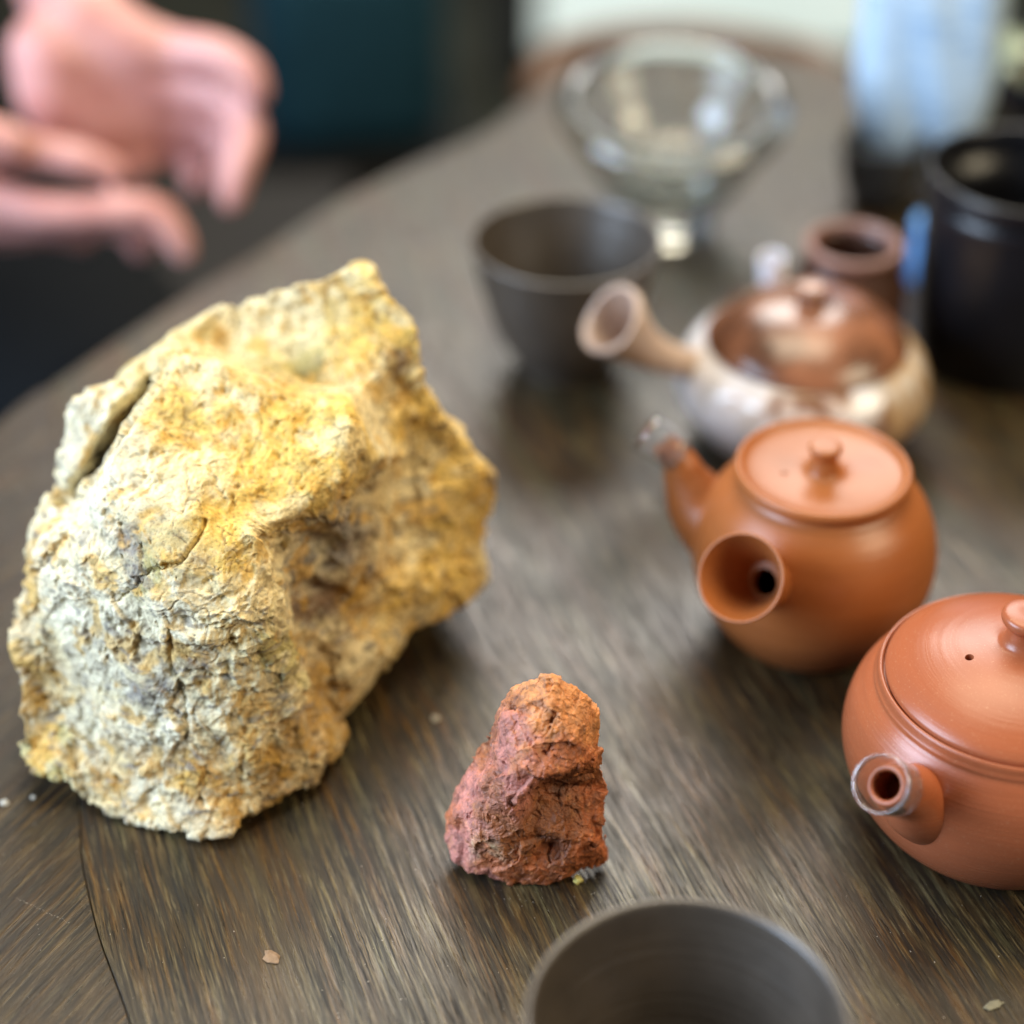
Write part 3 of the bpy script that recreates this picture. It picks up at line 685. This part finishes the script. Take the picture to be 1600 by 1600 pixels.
# ---- dark lidded tin in front of the pouch and a blue tin beside the black pot
cl = at(1372, 338); 
t = thing('dark_cup', tuple(cl), 'small dark grey cup in front of the pale blue pouch', 'cup')
M_DK = plain_mat('charcoal_glaze', (.035, .033, .032), .35, .5, .2, 50)
link('body', lathe_bm([tuple(p) for p in spline([(0, .001), (.012, .001), (.018, .01), (.0205, .028), (.021, .034)], 4)]+[(.0200, .0345), (.019, .026), (.012, .006), (0, .004)], cl+np.array((.002, .015, 0)), 64), M_DK, t)
cbl = at(1450, 440)
t = thing('blue_tin', tuple(cbl), 'small bright blue tin standing between the brown pot and the black pot', 'tin')
link('body', lathe_bm([(0, .001), (.0095, .001), (.010, .002), (.010, .026), (0, .026)], cbl, 48), plain_mat('bright_blue_paint', (.10, .32, .72), .3, .5, .1), t)
link('lid', lathe_bm([(0, .0262), (.0104, .0262), (.0104, .031), (.0098, .0318), (0, .0318)], cbl, 48), plain_mat('blue_lid_paint', (.16, .40, .78), .3, .5, .1), t)

# ---- potted orchid behind the black pot: one pale flower and dark leaves
cfl = at(1650, 110); 
t = thing('flower', (cfl[0], cfl[1], 0), 'pale greenish white flower with dark leaves behind the black pot', 'flower')
M_LEAF = plain_mat('dark_leaf', (.020, .038, .020), .4, .5, .3, 60); M_PET = plain_mat('pale_petal', (.72, .78, .62), .5, .3, .08, 60)
hd = atD(1572, 88, .985)
base_ = np.array((hd[0]+.035, hd[1]+.03, 0))
t.location = tuple(base_); t.matrix_world = Matrix.Translation(base_)
link('vase', lathe_bm([tuple(p) for p in spline([(0, .001), (.025, .001), (.032, .015), (.030, .035), (.018, .05), (.016, .055)], 4)]+[(.0145, .055), (.02, .04), (.02, .01), (0, .006)], base_, 48), M_BK, t)
link('stem', sweep_bm(spline([base_+np.array((0, 0, .02)), base_+np.array((-.004, 0, .075)), hd+np.array((.012, .01, -.004)), hd+np.array((0, .003, 0))], 6), [.0014]*19, 12), M_LEAF, t)
def blade(a, tip, wd, m, name, lift=.015, parent=None):
    bm = bmesh.new(); a = np.array(a); tip = np.array(tip); d = tip-a; L = np.linalg.norm(d); d /= L
    sd = np.cross(d, (0, 0, 1.)); sd = sd/np.linalg.norm(sd) if np.linalg.norm(sd) > .05 else np.array((1., 0, 0)); up = np.cross(sd, d)
    vt = []; vb = []
    n = 10
    for k in range(n+1):
        s = k/n; p = a+d*L*s+up*lift*math.sin(math.pi*s); ww = wd*math.sin(math.pi*min(1, .12+.88*s))**.8+.0004
        vt.append([bm.verts.new(p+sd*ww*q+up*(.12*ww*abs(q)*2+.0003)) for q in (-1, -.5, 0, .5, 1)]); vb.append([bm.verts.new(p+sd*ww*q+up*(.12*ww*abs(q)*2-.0003)) for q in (-1, -.5, 0, .5, 1)])
    for k in range(n):
        for i in range(4):
            bm.faces.new((vt[k][i], vt[k][i+1], vt[k+1][i+1], vt[k+1][i])); bm.faces.new((vb[k][i+1], vb[k][i], vb[k+1][i], vb[k+1][i+1]))
        for i in (0, 4): bm.faces.new((vt[k][i], vt[k+1][i], vb[k+1][i], vb[k][i]))
    return link(name, bm, m, parent)
for k in range(5):
    an = k*1.257+.3; dv = np.array((math.cos(an), -.35, math.sin(an)))*.0165
    blade(hd, hd+dv, .0078, M_PET, 'petal', .002, t)
for k in range(9):
    an = rnd.uniform(0, 6.28); L = rnd.uniform(.05, .10)
    blade(base_+np.array((0, 0, .052)), base_+np.array((math.cos(an)*L, math.sin(an)*L*.6+.01, .052+rnd.uniform(.01, .07))), .011, M_LEAF, 'leaf', .015, t)

# ------------------------------------------------------------------ crumbs on the table
def crumb(px, py, size, m, label, flat=.5, cat='crumb', stretch=1., group=None):
    bm = bmesh.new(); bmesh.ops.create_icosphere(bm, subdivisions=2, radius=size)
    an = rnd.uniform(0, 3.14)
    for v in bm.verts:
        k = 1+rnd.uniform(-.28, .28); v.co *= k; v.co.x *= stretch; v.co.z = max(v.co.z*flat, -size*flat*.8)
    zmin = min(v.co.z for v in bm.verts); p = at(px, py)
    bm.transform(Matrix.Translation((p[0], p[1], -zmin)) @ Matrix.Rotation(an, 4, 'Z'))
    return tag(link('crumb', bm, m, smooth=False), label, cat, group)
M_TAN = plain_mat('tan_flake', (.28, .18, .105), .7, .3, .2, 800); M_WC = plain_mat('white_crumb', (.46, .44, .38), .5, .5, .1, 800); M_YC = plain_mat('yellow_crumb', (.60, .52, .16), .6, .3, .2, 800)
crumb(425, 1497, .0022, M_TAN, 'flat tan flake lying on the wood below the big rock', .18, stretch=1.3)
crumb(903, 1378, .0015, M_YC, 'tiny yellow chip at the foot of the red stone', .9)
crumb(681, 1125, .0014, M_WC, 'white grain between the big rock and the red stone', .7)
crumb(8, 1256, .0013, M_WC, 'pale crumb at the left edge below the big rock', .6)
crumb(52, 1247, .0008, M_WC, 'tiny pale crumb just left of the foot of the big rock', .6)
crumb(1552, 1572, .0013, plain_mat('pale_splinter', (.24, .225, .16), .6, .3, .2, 800), 'pale splinter on the wood in the lower right corner', .35, 'splinter', 2.6)
V = []; Fc = []
def speck(px, py, s):
    p = at(px, py); k = len(V); r = [rnd.uniform(.6, 1.3) for _ in range(5)]
    V.extend([(p[0]+s*r[0], p[1], .0001), (p[0]-s*.5*r[1], p[1]+s*.8*r[1], .0001), (p[0]-s*.5*r[2], p[1]-s*.8*r[2], .0001), (p[0], p[1], s*.9*r[3])])
    Fc.extend([(k, k+1, k+3), (k+1, k+2, k+3), (k+2, k, k+3), (k, k+2, k+1)])
for _ in range(260):
    px, py = rnd.uniform(0, 1600), rnd.uniform(1080, 1600); speck(px, py, rnd.choice((.00012, .00016, .00016, .00022, .0003)))
for _ in range(150):
    an = rnd.uniform(0, 6.28); rr = rnd.uniform(.8, 1.35); speck(828+130*rr*math.cos(an), 1290+100*rr*math.sin(an), rnd.choice((.0001, .00014, .0002)))
for k in range(34):
    u = k/33; speck(28+80*u+rnd.uniform(-2, 2), 1404+38*u+rnd.uniform(-1.5, 1.5), rnd.choice((.0001, .00014, .0002)))
tag(link('dust', pydata('dust', V, Fc), plain_mat('pale_dust', (.55, .48, .38), .6, .4, .2, 900), smooth=False), 'pale specks of stone dust scattered over the near part of the table', 'dust', None, 'stuff')

# ------------------------------------------------------------------ person with both hands raised beside the table
def capsules(chains, seg=20):
    bm = bmesh.new()
    for pts, rad in chains:
        P = spline(pts, 4); Rr = [x[0] for x in spline([(r,) for r in rad], 4)]
        a = P[0]-P[1]; a /= np.linalg.norm(a); b = P[-1]-P[-2]; b /= np.linalg.norm(b)
        path = []; rr = []
        for k in (0, 1, 2): ph = math.pi/2*k/3; path.append(P[0]+a*Rr[0]*math.cos(ph)); rr.append(max(.0004, Rr[0]*math.sin(ph)))
        path += P; rr += Rr
        for k in (1, 2, 3): ph = math.pi/2*(1-k/3); path.append(P[-1]+b*Rr[-1]*math.cos(ph)); rr.append(max(.0004, Rr[-1]*math.sin(ph)))
        sweep_bm(path, rr, seg, True, bm)
    bmesh.ops.recalc_face_normals(bm, faces=bm.faces)
    me = bpy.data.meshes.new('c'); bm.to_mesh(me); bm.free(); return me
def J(*a): return atD(*a)
D = .95
up = [  # upper hand: palm, thumb and four fingers bent downwards
    ([J(60, -190, D+.06), J(95, -60, D+.035), J(135, 60, D+.01)], [.030, .027, .024]),
    ([J(135, 40, D), J(210, 70, D-.002), J(262, 78, D)], [.024, .017, .0125]),
    ([J(130, 80, D+.005), J(210, 120, D+.012), J(272, 132, D+.012)], [.026, .018, .0125]),
    ([J(115, 110, D+.008), J(190, 165, D+.02), J(262, 185, D+.026)], [.026, .019, .0125]),
    ([J(100, 140, D+.01), J(165, 200, D+.022), J(230, 228, D+.034)], [.025, .018, .012]),
    ([J(262, 78, D), J(335, 84, D-.012), J(385, 112, D-.016), J(400, 142, D-.014)], [.0112, .0098, .0092, .0078]),
    ([J(272, 132, D+.012), J(350, 155, D+.004), J(388, 205, D-.004), J(372, 262, D-.006), J(360, 312, D-.004)], [.0108, .0092, .0094, .0086, .0070]),
    ([J(262, 185, D+.026), J(330, 200, D+.026), J(362, 235, D+.022), J(352, 285, D+.018)], [.0115, .0100, .0095, .0078]),
    ([J(230, 228, D+.034), J(285, 240, D+.038), J(310, 262, D+.036), J(305, 290, D+.032)], [.0105, .0090, .0085, .0070]),
    ([J(85, 90, D-.002), J(85, 165, D+.005), J(130, 215, D+.02), J(180, 245, D+.03), J(215, 262, D+.03)], [.024, .017, .0120, .0100, .0080])]
D2 = .93
lowh = [  # lower hand reaching in from the left: wrist off the frame
    ([J(-560, 330, D2+.02), J(-420, 318, D2+.01), J(-260, 300, D2)], [.034, .029, .026]),
    ([J(-260, 285, D2), J(-160, 262, D2-.006), J(-70, 240, D2-.010)], [.026, .018, .0128]),
    ([J(-260, 300, D2+.004), J(-160, 292, D2+.004), J(-60, 300, D2+.002)], [.026, .019, .0128]),
    ([J(-260, 320, D2+.012), J(-160, 325, D2+.016), J(-60, 335, D2+.018)], [.025, .018, .0125]),
    ([J(-260, 335, D2+.022), J(-160, 350, D2+.030), J(-70, 352, D2+.034)], [.024, .017, .0118]),
    ([J(-70, 240, D2-.010), J(40, 234, D2-.012), J(120, 247, D2-.012), J(178, 266, D2-.008)], [.0110, .0090, .0084, .0068]),
    ([J(-60, 300, D2+.002), J(60, 328, D2-.004), J(160, 330, D2-.004), J(234, 330, D2), J(270, 362, D2+.004), J(286, 392, D2+.008)], [.0110, .0088, .0084, .0092, .0080, .0066]),
    ([J(-60, 335, D2+.018), J(50, 342, D2+.016), J(150, 342, D2+.018), J(205, 352, D2+.022), J(222, 385, D2+.028)], [.0118, .0102, .0095, .0090, .0075]),
    ([J(-70, 352, D2+.034), J(20, 358, D2+.036), J(90, 356, D2+.040), J(130, 372, D2+.044)], [.0108, .0092, .0085, .0070]),
    ([J(-230, 270, D2-.010), J(-130, 225, D2-.020), J(-50, 210, D2-.024), J(20, 222, D2-.024)], [.020, .0140, .0118, .0090])]
shR = np.array((-.30, 1.28, .36)); shL = np.array((-.64, 1.16, .34)); wR = J(60, -190, D+.06); wL = J(-560, 330, D2+.02)
elR = np.array((-.20, 1.10, .16)); elL = np.array((-.55, .98, .06))
hips = np.array((-.52, 1.30, -.24)); neck = np.array((-.47, 1.22, .42))
trunk = [([hips, np.array((-.50, 1.27, .0)), np.array((-.48, 1.24, .28)), neck, neck+np.array((0, -.01, .09))], [.13, .115, .12, .06, .055]),
         ([shL, np.array((-.47, 1.23, .37)), shR], [.055, .07, .055]),
         ([shR, elR, wR], [.050, .040, .029]), ([shL, elL, wL], [.050, .040, .032]),
         ([hips+np.array((.08, 0, -.02)), np.array((-.24, .97, -.20)), np.array((-.22, .93, -.48)), np.array((-.22, .97, -.70))], [.085, .062, .050, .038]),
         ([hips+np.array((-.08, 0, -.02)), np.array((-.48, .90, -.20)), np.array((-.46, .86, -.48)), np.array((-.46, .90, -.70))], [.085, .062, .050, .038])]
skin_me = with_mods(capsules(trunk+up+lowh), [('REMESH', dict(mode='VOXEL', voxel_size=.0028)), ('SMOOTH', dict(factor=.5, iterations=6))])
def skin_mat():
    m, nt, b = mat('skin'); n = noise(nt, objco(nt), 55, 3, .5)
    nt.links.new(mixc(nt, ramp(nt, n, [(.35, 0.), (.65, 1.)]), (.60, .27, .235), (.74, .38, .34)), b.inputs['Base Color'])
    b.inputs['Roughness'].default_value = .45; b.inputs['Subsurface Weight'].default_value = .15; b.inputs['Subsurface Radius'].default_value = (.01, .004, .002); b.inputs['Subsurface Scale'].default_value = .5
    return m
person = thing('person', (-.50, 1.28, -.74), 'person in dark clothes sitting beyond the table at upper left, both hands raised and gesturing', 'person')
link('body', skin_me, skin_mat(), person)
def cloth(name, chains, m):
    o = link(name, with_mods(capsules(chains), [('REMESH', dict(mode='VOXEL', voxel_size=.007)), ('SMOOTH', dict(factor=.5, iterations=4))]), m, person); return o
infl = lambda ch, d: [(p, [r+d for r in rr]) for p, rr in ch]
slv = [([shR, elR, lerp(elR, wR, .80)], [.062, .052, .043]), ([shL, elL, lerp(elL, wL, .85)], [.062, .052, .043])]
cloth('jacket', infl([(trunk[0][0][:3]+[lerp(trunk[0][0][2], neck, .6)], trunk[0][1][:3]+[.07]), trunk[1]], .02)+slv, plain_mat('black_cloth', (.010, .010, .011), .9, .2, .3, 200, bmp=.2))
cloth('trousers', infl(trunk[4:], .014), plain_mat('navy_cloth', (.004, .005, .006), .9, .2, .3, 200, bmp=.2))
slab('bench', -1.1, -.15, 1.10, 1.62, -.735, -.36, plain_mat('dark_bench_wood', (.02, .017, .014), .6, .3, .3, 12), None)
tag(bpy.data.objects['bench'], 'dark wooden bench under the seated person', 'bench')

# ------------------------------------------------------------------ far background, all out of focus
def rounded_box(name, cx, cy, cz, sx, sy, sz, m, bev, rot=0., parent=None):
    bm = bmesh.new(); bmesh.ops.create_cube(bm, size=1); bmesh.ops.scale(bm, vec=(sx, sy, sz), verts=bm.verts)
    bmesh.ops.bevel(bm, geom=bm.edges, offset=bev, segments=4, affect='EDGES', profile=.5)
    bm.transform(Matrix.Translation((cx, cy, cz)) @ Matrix.Rotation(rot, 4, 'Z'))
    return link(name, bm, m, parent)
pc = atD(545, 60, 2.0)
tag(rounded_box('cushion', pc[0], pc[1], pc[2], .20, .12, .22, plain_mat('teal_cloth', (.014, .058, .088), .85, .2, .2, 40, bmp=.3), .04, .15), 'dark teal cushion in the background beyond the table', 'cushion')
tag(rounded_box('stool', pc[0], pc[1]+.02, (pc[2]-.11-.74)/2, .24, .22, (pc[2]-.11+.74), plain_mat('black_stool', (.010, .010, .010), .8, .2, .2, 20), .02, .15), 'black stool under the teal cushion', 'stool')
t = thing('chair', tuple(atD(1075, 400, 1.36)*np.array((1, 1, 0))+np.array((0, 0, -.74))), 'brown wooden chair with curved back rail standing behind the far edge of the table', 'chair')
M_CH = plain_mat('chair_wood', (.16, .075, .032), .45, .4, .3, 30)
rl = [atD(*q) for q in ((838, 150, 1.30), (872, 92, 1.34), (950, 68, 1.40), (1060, 60, 1.42), (1180, 74, 1.40), (1280, 100, 1.35), (1318, 160, 1.31))]
link('back_rail', sweep_bm(spline(rl, 6), [.013]*37, 16), M_CH, t)
for q in (0, 3, 6): link('back_post', sweep_bm([rl[q]-np.array((0, 0, .012)), rl[q]*np.array((1, 1, 0))+np.array((0, .02, -.30))], [.009, .011], 16), M_CH, t)
sc = (rl[0]+rl[6])/2
link('seat', lathe_bm([(0, 0), (.19, 0), (.20, .010), (.19, .022), (0, .022)], (sc[0], sc[1]+.06, -.32), 48), M_CH, t)
for q in (-1, 1):
    for r_ in (-1, 1): link('leg', sweep_bm([(sc[0]+q*.13, sc[1]+.06+r_*.13, -.321), (sc[0]+q*.16, sc[1]+.06+r_*.16, -.74)], [.016, .012], 16), M_CH, t)
# a low bright window; only its foot is in the frame
def lit_mat():
    m, nt, b = mat('daylit_glass'); b.inputs['Base Color'].default_value = (.5, .55, .52, 1); b.inputs['Roughness'].default_value = .2
    n = noise(nt, objco(nt), 3, 3, .5)
    nt.links.new(ramp(nt, n, [(.3, (.62, .74, .68)), (.7, (.80, .90, .84))]), b.inputs['Emission Color']); b.inputs['Emission Strength'].default_value = .85
    return m
t = thing('window', (.32, 2.75, -.74), 'bright daylit window beyond the far edge of the table', 'window')
rounded_box('pane', .32, 2.75, -.16, .56, .01, 1.08, lit_mat(), .002, 0, t)
M_FR = plain_mat('dark_frame', (.03, .03, .028), .5, .4, .2, 8)
for q, z0 in ((-1, 'frame_post'), (1, 'frame_post')): rounded_box('frame_post', .32+q*.315, 2.75, -.16, .07, .06, 1.16, M_FR, .005, 0, t)
for zz in (-.72, .40): rounded_box('frame_rail', .32, 2.75, zz, .556, .06, .04, M_FR, .005, 0, t)
slab('wall', -6, 6, 7.4, 7.6, -.74, 3, plain_mat('dark_wall', (.03, .032, .028), .8, .2, .3, 2))
